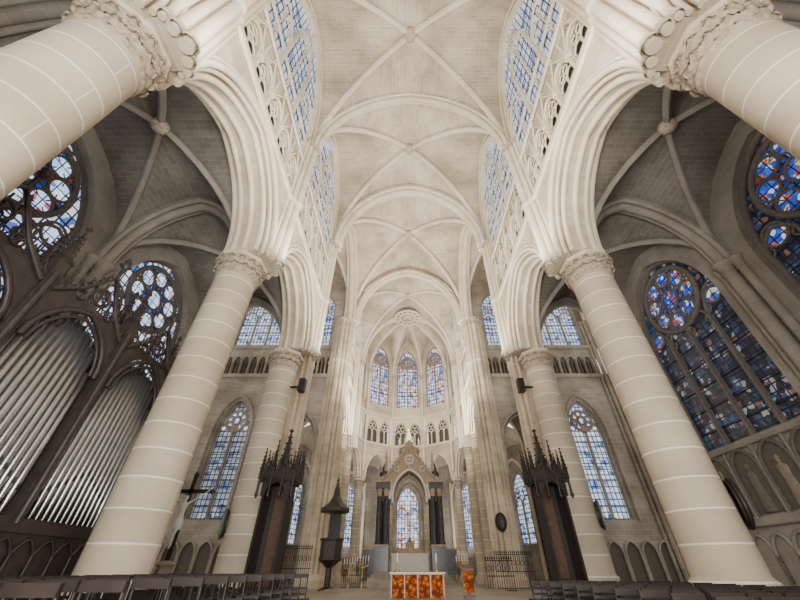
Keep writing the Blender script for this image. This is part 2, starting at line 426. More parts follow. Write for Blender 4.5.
# ---- nave walls
TF0, TF1, CL0 = 17.4, 20.6, 21.5
def nave_bay(mb, s, y0, y1, xi, kx=1.0, n=6, thick=2.1, aw=None):
    P = lambda u, w, d: (s*(xi+d), u, w+CH)
    uc = (y0+y1)/2; hb = (y1-y0)/2
    a1 = hb-1.0*kx; a2 = a1+.34
    rs = min(4.3, a1*1.5)
    arch_wall(mb, P, y0, y1, uc, a2, SPR, SPR, rs+.45, TF0, 0, thick, CREAM, .22, soff=CREAM)
    arch_wall(mb, P, uc-a2-.1, uc+a2+.1, uc, a1, SPR, SPR, rs, TF0-.2, .5, thick-.5, CREAM, .22)
    for (aa, rise, d, r) in ((a2+.26, rs+.74, -.02, .08), (a2+.03, rs+.47, -.03, .14), (a2-.12, rs+.30, .22, .10), (a1+.02, rs+.02, .48, .14), (a1-.06, rs-.08, thick/2, .15), (a1+.02, rs+.02, thick-.48, .14), (a2+.03, rs+.47, thick+.03, .14)):
        tube(mb, [P(u, w, d) for u, w in arch(uc, aa, SPR, rise, 24, .22)], r, RIB, 6)
    course(mb, P, y0, y1, TF0, .28, .22, RIB)
    e = .55*kx
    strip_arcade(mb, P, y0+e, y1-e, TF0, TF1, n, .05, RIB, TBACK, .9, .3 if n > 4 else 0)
    boxP(mb, P, y0, y0+e, TF0-.1, CL0, 0, .5, CREAM); boxP(mb, P, y1-e, y1, TF0-.1, CL0, 0, .5, CREAM)
    boxP(mb, P, y0+e, y1-e, TF1-.05, CL0-.1, .05, .3, CREAM)
    course(mb, P, y0, y1, CL0, .2, .12, RIB)
    aw = hb-.62*kx
    O1 = outline(uc, hb, CL0-.2, VS, VC-VS+.15, 24, CV); O2 = outline(uc, aw, CL0, VS+.2, VC-VS-.75, 24, CV)
    for i in range(len(O1)-1):
        mb.face([P(*O1[i], .05), P(*O1[i+1], .05), P(*O2[i+1], .05), P(*O2[i], .05)], CREAM)
        mb.face([P(*O2[i], .05), P(*O2[i+1], .05), P(*O2[i+1], .4), P(*O2[i], .4)], RIB)
    mb.face([P(uc-aw, CL0, .05), P(uc+aw, CL0, .05), P(uc+aw, CL0, .4), P(uc-aw, CL0, .4)], RIB)
    tube(mb, [P(u, w, .0) for u, w in arch(uc, hb-.12, VS, VC-VS-.1, 24, CV)], .15, RIB, 6)
    tube(mb, [P(u, w, .05) for u, w in O2], .10, RIB, 6)
    return P, uc, aw
wn = [0]
def win_name():
    wn[0] += 1; return 'window_%d' % wn[0]
for s, nm in ((-1, 'wall_left'), (1, 'wall_right')):
    mb = MB()
    for k in range(3):
        P, uc, aw = nave_bay(mb, s, PY[k], PY[k+1], XI, 1, 5)
        w = MB(); gwindow(w, P, uc, aw, CL0, VS+.2, VC-VS-.75, .32, 3, RIB, G_CLEAR, 'tall', bar=.13, c=CV)
        w.make(win_name())
    for y in PY:
        for dy, dx, r in ((0, .36, .22), (-.40, .18, .16), (.40, .18, .16), (-.70, .04, .11), (.70, .04, .11)):
            x = s*(XI-dx)
            tube(mb, [(x, y+dy, CH+SPR-.1), (x, y+dy, CH+VS)], r, RIB, 10)
            smallcap(mb, x, y+dy, CH+VS+.05, r, CARVE, .6)
            lathe(mb, x, y+dy, [(r*1.5, CH+SPR), (r*1.5, CH+SPR+.15), (r*1.1, CH+SPR+.35), (r, CH+SPR+.4)], RIB, 10)
            lathe(mb, x, y+dy, [(r, CH+TF0-.4), (r*1.35, CH+TF0-.25), (r*1.35, CH+TF0-.05), (r, CH+TF0+.1)], RIB, 10)
        box(mb, min(s*(XI-.2), s*XI), max(s*(XI-.2), s*XI), y-.5, y+.5, CH+SPR, CH+VS, CREAM)
    mb.make(nm)

# ---- nave + crossing + choir vaults
CY = [34.5, 39.8, 45.0]; XCH = 7.0
mb = MB()
for k in range(3): vault(mb, -XI, XI, PY[k], PY[k+1], VS, VC, WEB, RIB, .23)
vault(mb, -XI, XI, PY[3], CY[0], VS, VC, WEB, RIB, .25, .6)
for y in PY[:3]: tarch(mb, (-XI+.36, y), (XI-.36, y), VS, VC, RIB, .24, .33)
tarch(mb, (-XI+.4, PY[3]), (XI-.4, PY[3]), VS, VC-.2, RIB, .34, .48)
mb.make('ceiling_nave')
mb = MB()
vault(mb, -XCH, XCH, CY[0], CY[2], VS, VC-.5, WEB, RIB, .22)
tarch(mb, (-XCH+.4, CY[0]), (XCH-.4, CY[0]), VS, VC-.7, RIB, .36, .45)
tarch(mb, (-XCH+.3, CY[2]), (XCH-.3, CY[2]), VS, VC-.5, RIB, .18, .2)
mb.make('ceiling_choir')
TX = [XI, 14.2, 22.2, 27]
mb = MB()
for s in (-1, 1):
    for k in range(3):
        x0, x1 = sorted((s*TX[k], s*TX[k+1])); vault(mb, x0, x1, PY[3], CY[0], VS, VC, WEB, RIB, .24)
        tarch(mb, (s*TX[k], PY[3]+.6), (s*TX[k], CY[0]-.6), VS, VC-.2, RIB, .36, .5)
mb.make('ceiling_transept')

# ---- aisles
XO = 16.2
for s, nmc, nmw in ((-1, 'ceiling_aisle_left', 'wall_aisle_left'), (1, 'ceiling_aisle_right', 'wall_aisle_right')):
    mb = MB()
    for k in range(3):
        x0, x1 = sorted((s*(XI+1.9), s*XO))
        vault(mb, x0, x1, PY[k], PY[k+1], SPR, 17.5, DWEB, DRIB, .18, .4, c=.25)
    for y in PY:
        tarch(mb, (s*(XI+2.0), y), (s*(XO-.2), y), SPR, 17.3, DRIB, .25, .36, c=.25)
    mb.make(nmc)
    mb = MB()
    P = lambda u, w, d: (s*(XO+d), u, w+CH)
    for k in range(3):
        uc = (PY[k]+PY[k+1])/2
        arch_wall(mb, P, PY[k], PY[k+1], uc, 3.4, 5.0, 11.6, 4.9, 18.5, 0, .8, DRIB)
        mb.face([P(PY[k], -CH, 0), P(PY[k+1], -CH, 0), P(PY[k+1], 5.0, 0), P(PY[k], 5.0, 0)], DRIB)
        course(mb, P, PY[k], PY[k+1], 5.0, .22, .18, DRIB)
        course(mb, P, PY[k], PY[k+1], 1.9, .25, .2, DRIB)
        for q in range(4):
            cw = 3.4/4; c0 = uc-3.4+cw*(2*q+1)
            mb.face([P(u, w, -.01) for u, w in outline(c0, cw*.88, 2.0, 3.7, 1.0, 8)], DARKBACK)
            tube(mb, [P(u, w, -.07) for u, w in outline(c0, cw*.88, 2.0, 3.7, 1.0, 8)], .08, TRAC, 6)
            tube(mb, [P(c0-cw, 1.9, -.08), P(c0-cw, 4.8, -.08)], .07, DRIB, 6)
            rows = [[P(c0+r*cos(pi*t/6), z, -.02-.14*sin(pi*t/6)*min(1, r*4)) for t in range(7)] for r, z in
                    ((.34, 2.05), (.30, 2.5), (.22, 3.1), (.27, 3.5), (.25, 3.62), (.07, 3.72), (.09, 3.78), (.12, 3.9), (.10, 4.02), (.01, 4.07))]
            mb.grid(rows, TBACK if q % 2 else TRAC, True)
        if s > 0:
            for q in range(6):
                c0 = PY[k]+1.1+q*(8.6-2.2)/6; cw = (8.6-2.2)/12
                tube(mb, [P(u, w, -.08) for u, w in [(c0, -CH)]+arch(c0+cw, cw, .5, .8, 8)+[(c0+2*cw, -CH)]], .08, DRIB, 6)
        w = MB()
        if s < 0: gwindow(w, P, uc, 3.4, 5.0, 11.6, 4.9, .6, 4, DARKBACK, G_CLEAR, 'rose', G_BLUE, G_PET, bar=.12)
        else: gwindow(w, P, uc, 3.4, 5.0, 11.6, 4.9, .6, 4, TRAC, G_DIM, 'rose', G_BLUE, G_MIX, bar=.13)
        w.make(win_name())
    for y in PY:
        for dy, dx, r in ((0, .35, .28), (-.5, .12, .2), (.5, .12, .2)):
            tube(mb, [(s*(XO-dx), y+dy, 0), (s*(XO-dx), y+dy, CH+SPR)], r, DRIB, 10)
            smallcap(mb, s*(XO-dx), y+dy, CH+SPR+.05, r, DRIB, .7)
    x0, x1 = sorted((s*(XI+2.1), s*27))
    box(mb, x0, x1, PY[3]-.2, PY[3]+.3, CH+17.6, CH+33.5, CREAM)  # plain unseen transept west wall, put in to contain the light
    x0, x1 = sorted((s*XO, s*27))
    box(mb, x0, x1, PY[3]-.2, PY[3]+.3, 0, CH+17.6, GREY)
    x0, x1 = sorted((s*(XI+1), s*(XO+.8)))
    box(mb, x0, x1, PY[0]-.9, PY[0]-.4, 0, CH+18, DRIB)  # unseen end wall, added to keep sky light out of the aisle
    mb.make(nmw)

def cluster(mb, x, y, R, zt, mat, n=12, core=.82, rs=.24, rot=0):
    lathe(mb, x, y, [(R*1.35, 0), (R*1.35, .5), (R*1.15, .8), (R*core, .9)], mat, 16, False)
    tube(mb, [(x, y, .5), (x, y, zt)], R*core, CREAM, 20)
    for i in range(n):
        a = rot+2*pi*i/n
        r = rs*(1.25 if i % 3 == 0 else .8)
        px, py = x+R*.92*cos(a), y+R*.92*sin(a)
        tube(mb, [(px, py, .6), (px, py, zt-.1)], r, mat, 8)
        smallcap(mb, px, py, zt, r, CARVE, .8)
        for z in (CH+SPR, CH+18.4):
            lathe(mb, px, py, [(r, z-.2), (r*1.3, z-.1), (r*1.3, z+.1), (r, z+.2)], mat, 8)

# ---- transept east walls (with the clustered crossing piers)
for s, nm in ((-1, 'wall_transept_left'), (1, 'wall_transept_right')):
    mb = MB(); Y = CY[0]
    P = lambda u, w, d: (s*u, Y+d, w+CH)
    arch_wall(mb, P, 8.3, 14.2, 11.3, 2.2, -CH, 9.5, 3.4, 17, 0, 1.2, GREY)
    for r, aa in ((.16, 2.22), (.12, 2.0)):
        tube(mb, [P(u, w, -.02 if aa > 2.1 else .3) for u, w in outline(11.3, aa, -CH, 9.5, 3.4*aa/2.2, 16)], r, GREY, 6)
    arch_wall(mb, P, 14.2, 22.2, 17.8, 1.65, 3.4, 10.6, 3.4, 17, 0, .8, GREY)
    mb.face([P(14.2, -CH, 0), P(27, -CH, 0), P(27, 3.4, 0), P(14.2, 3.4, 0)], GREY)
    mb.face([P(22.2, 3.2, 0), P(27, 3.2, 0), P(27, 33.3, 0), P(22.2, 33.3, 0)], GREY)
    tube(mb, [P(u, w, -.1) for u, w in outline(17.8, 1.95, 3.4, 10.6, 3.9, 16)], .14, GREY, 6)
    for q in range(5):
        c0 = 14.8+q*1.4
        tube(mb, [P(u, w, -.08) for u, w in [(c0, -CH)]+arch(c0+.65, .62, 1.0, .9, 8)+[(c0+1.3, -CH)]], .1, GREY, 6)
        mb.face([P(u, w, -.01) for u, w in outline(c0+.65, .6, -CH, 1.0, .9, 8)], DARKBACK)
    course(mb, P, 8.3, 22.2, 17, .3, .25, GREY)
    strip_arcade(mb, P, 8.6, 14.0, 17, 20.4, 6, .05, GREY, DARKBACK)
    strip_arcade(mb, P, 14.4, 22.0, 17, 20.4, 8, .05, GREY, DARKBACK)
    course(mb, P, 8.3, 22.2, 20.7, .3, .2, GREY)
    for uc, a, u0, u1 in ((11.25, 1.9, 8.3, 14.2), (18.2, 2.8, 14.2, 22.2)):
        arch_wall(mb, P, u0, u1, uc, a, 20.7, 26, a*1.6, 33.3, 0.05, .7, GREY)
        w = MB(); gwindow(w, P, uc, a, 20.7, 26, a*1.6, .6, 3 if a > 2 else 2, GREY, G_CLEAR, 'oculi', bar=.12); w.make(win_name())
    w = MB(); gwindow(w, P, 17.8, 1.65, 3.4, 10.6, 3.4, .6, 2, GREY, G_CLEAR if s > 0 else G_PALE, 'rose', G_BLUE, G_PET, bar=.12); w.make(win_name())
    for u in (14.2, 22.2):
        for du, dd, r in ((0, .5, .3), (-.5, .25, .22), (.5, .25, .22), (-.9, .1, .14), (.9, .1, .14)):
            tube(mb, [P(u+du, -CH, -dd), P(u+du, VS, -dd)], r, GREY, 10)
            smallcap(mb, s*(u+du), Y-dd, CH+VS+.05, r, CARVE, .7)
    cluster(mb, s*7.9, CY[0], 1.0, CH+VS, CREAM)
    cluster(mb, s*8.3, 23.5, .7, CH+VS, CREAM, 10, .8, .17)
    mb.make(nm)

# ---- choir arcade, aisles
for s, nm in ((-1, 'wall_choir_left'), (1, 'wall_choir_right')):
    mb = MB()
    for k in range(2):
        P, uc, aw = nave_bay(mb, s, CY[k], CY[k+1], XCH, .7, 4, thick=1.6)
        w = MB(); gwindow(w, P, uc, aw, CL0, VS+.2, VC-VS-1.3, .32, 2, RIB, G_WHITE, 'oculi', bar=.12, c=CV); w.make(win_name())
    for y in CY[1:]:
        for dy, dx, r in ((0, .35, .22), (-.4, .15, .15), (.4, .15, .15)):
            tube(mb, [(s*(XCH-dx), y+dy, CH+SPR-.2), (s*(XCH-dx), y+dy, CH+VS)], r, RIB, 8)
            smallcap(mb, s*(XCH-dx), y+dy, CH+VS+.05, r, CARVE, .6)
    P2 = lambda u, w, d: (s*(14.6+d), u, w+CH)
    for k in range(2):
        uc = (CY[k]+CY[k+1])/2
        arch_wall(mb, P2, CY[k], CY[k+1], uc, 1.7, 3.2, 8.5, 3, 18, 0, .6, GREY)
        mb.face([P2(CY[k], -CH, 0), P2(CY[k+1], -CH, 0), P2(CY[k+1], 3.2, 0), P2(CY[k], 3.2, 0)], GREY)
        w = MB(); gwindow(w, P2, uc, 1.7, 3.2, 8.5, 3, .5, 2, GREY, G_PALE, 'oculi', bar=.1); w.make(win_name())
        x0, x1 = sorted((s*(XCH+1.2), s*14.6))
        vault(mb, x0, x1, CY[k], CY[k+1], SPR-1, 16.4, GREY, RIB, .16, .3)
    mb.make(nm)
    for y in CY[1:]:
        mb = MB()
        lathe(mb, s*7.7, y, [(.95, 0), (.95, .4), (.7, .7), (.62, .8), (.62, CH+ZC0+.2)], COL, 24)
        capital(mb, s*7.7, y, CH+ZC0+.2, .62, .75, CARVE, 10, 8, 1.5)
        mb.make('choir_column')

# ---- apse
AX, AR = 45.0, 7.3
def side_frame(A, ang):
    n = (sin(ang), cos(ang)); t = (cos(ang), -sin(ang))
    return lambda u, w, d: (n[0]*(A+d)+t[0]*u, AX+n[1]*(A+d)+t[1]*u, w+CH)
hw = AR*math.tan(radians(18))
mb = MB(); mbc = MB(); KEY = (0, AX+.3, CH+VC-.8)
for k in range(-2, 3):
    P = side_frame(AR, radians(36*k))
    arch_wall(mb, P, -hw, hw, 0, hw-.5, 9.5, 9.5, 3.4, 14.2, 0, 1.0, CREAM)
    for aa, d in ((hw-.48, -.03), (hw-.6, .3)):
        tube(mb, [P(u, w, d) for u, w in arch(0, aa, 9.5, 3.4, 16)], .14, RIB, 6)
    course(mb, P, -hw, hw, 14.3, .25, .2, RIB)
    strip_arcade(mb, P, -hw+.25, hw-.25, 14.3, 18.3, 2, .02, RIB, DARKBACK, .9)
    course(mb, P, -hw, hw, 18.6, .3, .2, RIB)
    a = 1.75
    O1 = outline(0, hw, 18.6, VS+1.2, VC-VS-2.4, 24); O2 = outline(0, a, 20.0, 26.3, 4.2, 24)
    for i in range(len(O1)-1):
        mb.face([P(*O1[i], 0), P(*O1[i+1], 0), P(*O2[i+1], 0), P(*O2[i], 0)], CREAM)
        mb.face([P(*O2[i], 0), P(*O2[i+1], 0), P(*O2[i+1], .6), P(*O2[i], .6)], RIB)
    mb.face([P(-hw, 18.6, 0), P(hw, 18.6, 0), P(a, 20, 0), P(-a, 20, 0)], CREAM)
    w = MB(); gwindow(w, P, 0, a, 20.0, 26.3, 4.2, .5, 2, TBACK, G_WHITE, 'rose', G_WHITE, G_MIX, bar=.12); w.make(win_name())
    pa, pb = Vector(P(-hw, 0, 0)), Vector(P(hw, 0, 0)); K = Vector((KEY[0], KEY[1], 0))
    rows = []
    T = ts(12)
    z0, H = VS+1.2, VC-.8-VS-1.2
    for q in range(11):
        sgm = 1-cos(pi/2*q/10)
        e = []
        for t in T:
            base = pa.lerp(pb, (t+1)/2).lerp(K, sgm)
            hz = max(H*hn(1-sgm), (H-.4)*hn(t))
            e.append((base.x, base.y, CH+z0+hz))
        rows.append(e)
    mbc.grid(rows, WEB, True)
    for vv, on in ((pa, True), (pb, k == 2)):
        if not on: continue
        rib = []
        for q in range(11):
            sg = 1-cos(pi/2*q/10); b = vv.lerp(K, sg)
            rib.append((b.x, b.y, CH+z0+H*hn(1-sg)-.1))
        tube(mbc, rib, .24, RIB, 8)
    for vtx, on in ((pa, True), (pb, k == 2)):
        if not on: continue
        dx, dy = -vtx.x, AX-vtx.y; l = sqrt(dx*dx+dy*dy); dx /= l; dy /= l
        tube(mb, [(vtx.x+dx*.25, vtx.y+dy*.25, CH+10.3), (vtx.x+dx*.25, vtx.y+dy*.25, CH+z0)], .2, RIB, 8)
        smallcap(mb, vtx.x+dx*.25, vtx.y+dy*.25, CH+z0+.1, .2, CARVE, .6)
        if abs(vtx.y-AX) > 1:
            c = MB(); ox, oy = vtx.x-dx*.4, vtx.y-dy*.4
            lathe(c, ox, oy, [(.8, 0), (.8, .4), (.55, .7), (.46, .8), (.46, CH+8.3)], COL, 20)
            capital(c, ox, oy, CH+8.3, .46, .9, CARVE, 8, 8, 1.7)
            c.make('apse_column')
mb.make('wall_apse')
rb = MB(); kz = KEY[2]-.7; RX, RY = 0, AX-.6
lathe(rb, RX, RY, [(0, kz+.15), (2.0, kz+.15), (2.05, kz+.3), (1.6, kz+.9)], TBACK, 24)
for R, r in ((2.0, .2), (1.15, .13), (.5, .16)):
    tube(rb, [(RX+R*cos(2*pi*i/32), RY+R*sin(2*pi*i/32), kz) for i in range(32)], r, RIB, 6, closed=True)
for i in range(12):
    a = 2*pi*i/12
    tube(rb, [(RX+.45*cos(a), RY+.45*sin(a), kz), (RX+2.0*cos(a), RY+2.0*sin(a), kz)], .08, RIB, 5)
    tube(rb, [(RX+1.6*cos(a+.26)+.3*cos(q*pi/4), RY+1.6*sin(a+.26)+.3*sin(q*pi/4), kz) for q in range(8)], .07, RIB, 5, closed=True)
lathe(rb, RX, RY, [(0, kz-.4), (.35, kz-.25), (.45, kz), (.4, kz+.5)], CARVE, 12)
rb.make('carved_ceiling_rosette')
mbc.make('ceiling_apse')

# ---- ambulatory
mb = MB(); A2 = 15.0; hw2 = A2*math.tan(radians(18))
for k in range(-2, 3):
    P = side_frame(A2, radians(36*k)); Pi = side_frame(AR, radians(36*k))
    arch_wall(mb, P, -hw2, hw2, 0, 1.75, 2.4, 7.5, 2.7, 14, 0, .6, GREY)
    mb.face([P(-hw2, -CH, 0), P(hw2, -CH, 0), P(hw2, 2.4, 0), P(-hw2, 2.4, 0)], GREY)
    w = MB(); gwindow(w, P, 0, 1.75, 2.4, 7.5, 2.7, .5, 2, GREY, G_WHITE if k == 0 else G_CLEAR, 'oculi', bar=.1); w.make(win_name())
    for sg in (-1, 1):
        tube(mb, [P(sg*2.6, -CH, -.2), P(sg*2.6, 10.5, -.2)], .22, RIB, 8)
    tube(mb, [P(u, w2, -.2) for u, w2 in arch(0, 2.6, 8.2, 3.6, 16)], .2, RIB, 6)
    rows = []
    for q in range(9):
        t = q/8; A = .5+(A2-AR-.5)*t; z = 13.0+2.0*sin(pi*t); f = (AR+A)/AR
        rows.append([Pi(-hw*f, z, A), Pi(0, z+.6, A), Pi(hw*f, z, A)])
    mb.grid(rows, CREAM, True)
    tube(mb, [Vector(r[0])-Vector((0, 0, .1)) for r in rows], .2, RIB, 8)
mb.make('wall_ambulatory')

# ------------------------------------------------------------------ organ
def organ():
    e = empty('pipe_organ'); W = OWOOD
    xf = -10.2
    case = MB()
    box(case, -12.6, xf-.5, 3.0, 13.3, 0, 6.3, WOOD)
    box(case, -12.6, xf+.12, 3.0, 13.5, 0, CH+.75, W)
    box(case, -12.6, xf+.2, 2.9, 13.6, CH+.72, CH+.95, W)
    for i in range(16):
        y = 3.2+i*.64
        tube(case, [(xf+.16, y, .2), (xf+.16, y, CH+.3), (xf+.16, y+.16, CH+.52), (xf+.16, y+.32, CH+.62), (xf+.16, y+.48, CH+.52), (xf+.16, y+.64, CH+.3)], .04, W, 5)
    flats = [(3.2, 6.6), (6.95, 9.75), (10.1, 12.9)]
    edges = [3.05, 6.78, 9.93, 13.1]
    for y in edges:
        box(case, xf-.5, xf+.16, y-.15, y+.15, CH+.8, CH+6.4, W)
        tube(case, [(xf+.16, y, CH+.9), (xf+.16, y, CH+6.4)], .09, W, 6)
        for dx in (.0, -.5):
            lathe(case, xf+dx, y, [(.24, CH+6.3), (.24, CH+6.8), (.30, CH+6.85), (.16, CH+7.0), (.03, CH+8.1), (.10, CH+8.2), (0, CH+8.4)], W, 4, False, pi/4)
            for q in range(5):
                z = CH+7.05+q*.2; rr = .2-.03*q
                for a in range(4):
                    lathe(case, xf+dx+rr*cos(a*pi/2), y+rr*sin(a*pi/2), [(0, z-.05), (.06, z), (0, z+.08)], W, 5)
    for (a, b) in flats:
        uc, h = (a+b)/2, (b-a)/2
        P = lambda u, w, d: (xf+.1+d, u, w+CH)
        arch_wall(case, P, a-.05, b+.05, uc, h*.92, 4.7, 4.7, 1.5, 6.35, -.18, .0, W)
        for r0, sc in ((.08, 1.0), (.05, .86)):
            tube(case, [P(u, w, .03) for u, w in arch(uc, h*.92*sc, 4.6, 1.5*sc, 12)], r0, W, 6)
        for q in range(1, 6):
            t = -1+2*q/6
            ringP(case, P, uc+h*.78*t, 4.55+1.28*hn(t), .14, .0, .03, W, 10, 4)
        gp = [(a, 6.0), (uc-.5*h, 6.6), (uc, 7.6), (uc+.5*h, 6.6), (b, 6.0)]
        tube(case, [P(u, w, .03) for u, w in gp], .08, W, 6)
        tube(case, [P(uc, 7.5, .03), P(uc, 8.3, .03)], .06, W, 6)
        lathe(case, xf+.13, uc, [(0, CH+8.0), (.2, CH+8.15), (.08, CH+8.25), (.12, CH+8.35), (0, CH+8.55)], W, 6)
        for q in range(1, 8):
            t = q/8
            for sg in (-1, 1):
                u = uc+sg*h*(1-t); w = 6.0+1.6*(t**1.4)
                lathe(case, xf+.13, u, [(0, CH+w), (.11, CH+w+.1), (.05, CH+w+.18), (0, CH+w+.28)], W, 5)
        ringP(case, P, uc, 6.75, .28, .02, .05, W, 14, 5)
        for q in range(4): ringP(case, P, uc+.14*cos(q*pi/2), 6.75+.14*sin(q*pi/2), .12, .02, .03, W, 10, 4)
        for sg in (-1, 1):
            ringP(case, P, uc+sg*h*.42, 6.42, .16, .02, .035, W, 10, 4)
        for q in range(11):
            u = a+(b-a)*(q+.5)/11
            tube(case, [P(u, 5.9, -.1), P(u, 6.9+.45*(1-abs(u-uc)/h), -.1)], .03, W, 4)
            tube(case, [P(u-.13, 6.4, -.1), P(u, 6.7, -.1), P(u+.13, 6.4, -.1)], .028, W, 4)
            lathe(case, xf, u, [(0, CH+6.85), (.06, CH+6.95), (0, CH+7.15)], W, 4)
    case.make('case', e)
    pm = MB()
    for fi, (a, b) in enumerate(flats):
        n = 13; d = (b-a-.1)/n
        for i in range(n):
            y = a+.05+d*(i+.5); k = abs(i-(n-1)/2)/((n-1)/2)
            r = d*.44*(1-.06*k)
            zb = CH+1.0; zf = zb+.55+.7*(1-k)
            zt = CH+4.85+1.1*hn(k, .3)-.1
            x = xf-.1
            lathe(pm, x, y, [(.02, zb), (r*.35, zb+.05), (r, zf), (r, zt), (r*.9, zt), (0, zt-.05)], PIPE, 14, True)
            pm.face([(x+r*.99, y-r*.45, zf+.02), (x+r*.99, y+r*.45, zf+.02), (x+r*.99, y+r*.3, zf+.16), (x+r*.99, y-r*.3, zf+.16)], IRON)
            pm.face([(x+r*1.01, y-r*.4, zf+.16), (x+r*1.01, y+r*.4, zf+.16), (x+r*1.0, y, zf+.42)], PIPE)
        box(pm, xf-.35, xf+.15, a, b, CH+.93, CH+1.02, W)
    pm.make('pipes', e)
organ()

# ------------------------------------------------------------------ chairs
def chair_block(name, x0, x1, y0, y1, top):
    mb = MB(); y = y0
    while y < y1:
        x = x0
        while x < x1:
            jy = random.uniform(-.04, .04); X, Y = x, y+jy
            for dx in (-.2, .2):
                tube(mb, [(X+dx, Y+.2, 0), (X+dx, Y+.2, .45)], .018, WOOD3, 5)
                tube(mb, [(X+dx, Y-.2, 0), (X+dx, Y-.2, .45), (X+dx*1.02, Y-.25, top)], .018, WOOD3, 5)
                tube(mb, [(X+dx, Y-.2, .2), (X+dx, Y+.2, .2)], .012, WOOD3, 4)
            box(mb, X-.22, X+.22, Y-.21, Y+.22, .43, .47, WOOD3)
            for z in (.56, .68):
                box(mb, X-.2, X+.2, Y-.245, Y-.225, z, z+.05, WOOD3)
            box(mb, X-.22, X+.22, Y-.28, Y-.235, top-.09, top, WOOD3)
            x += .50
        y += .8
    mb.make(name)
chair_block('chair_rows', -6.9, -3.1, 3.0, 13.0, 1.02)
chair_block('chair_rows', 3.3, 6.9, 3.0, 13.0, .86)

# ------------------------------------------------------------------ sanctuary
mb = MB()
box(mb, -5, 5, 14.6, 24, 0, .17, FM); box(mb, -4.6, 4.6, 15.0, 24, .17, .30, FM)
mb.make('sanctuary_platform')
e = empty('altar_table'); mb = MB()
box(mb, -.95, 1.0, 16.4, 17.5, .30, 1.0, BROC)
for x in (-.95, -.46, .03, .51, 1.0): box(mb, x-.025, x+.025, 16.37, 16.42, .3, 1.0, BEIGE)
box(mb, -1.0, 1.05, 16.35, 17.55, .96, 1.0, BEIGE)
box(mb, -1.02, 1.07, 16.33, 17.57, 1.0, 1.03, LINEN); mb.make('body', e)
mb = MB()
for x in (-.75, .8):
    lathe(mb, x, 17.0, [(.1, 1.03), (.1, 1.09), (.02, 1.12), (.02, 1.3), (.06, 1.32), (.03, 1.34)], GOLD, 10)
    lathe(mb, x, 17.0, [(.025, 1.34), (.025, 1.62), (0, 1.64)], LINEN, 8)
mb.make('candlesticks', e)
e = empty('lectern'); mb = MB()
box(mb, 1.75, 2.15, 16.5, 16.75, .3, .36, WOOD2); box(mb, 1.9, 2.0, 16.58, 16.66, .36, 1.15, WOOD2)
box(mb, 1.77, 2.13, 16.48, 16.52, .45, 1.1, BROC)
mb.face([(1.73, 16.45, 1.12), (2.17, 16.45, 1.12), (2.17, 16.8, 1.28), (1.73, 16.8, 1.28)], WOOD2)
box(mb, 1.73, 2.17, 16.44, 16.5, 1.08, 1.14, WOOD2); mb.make('stand', e)

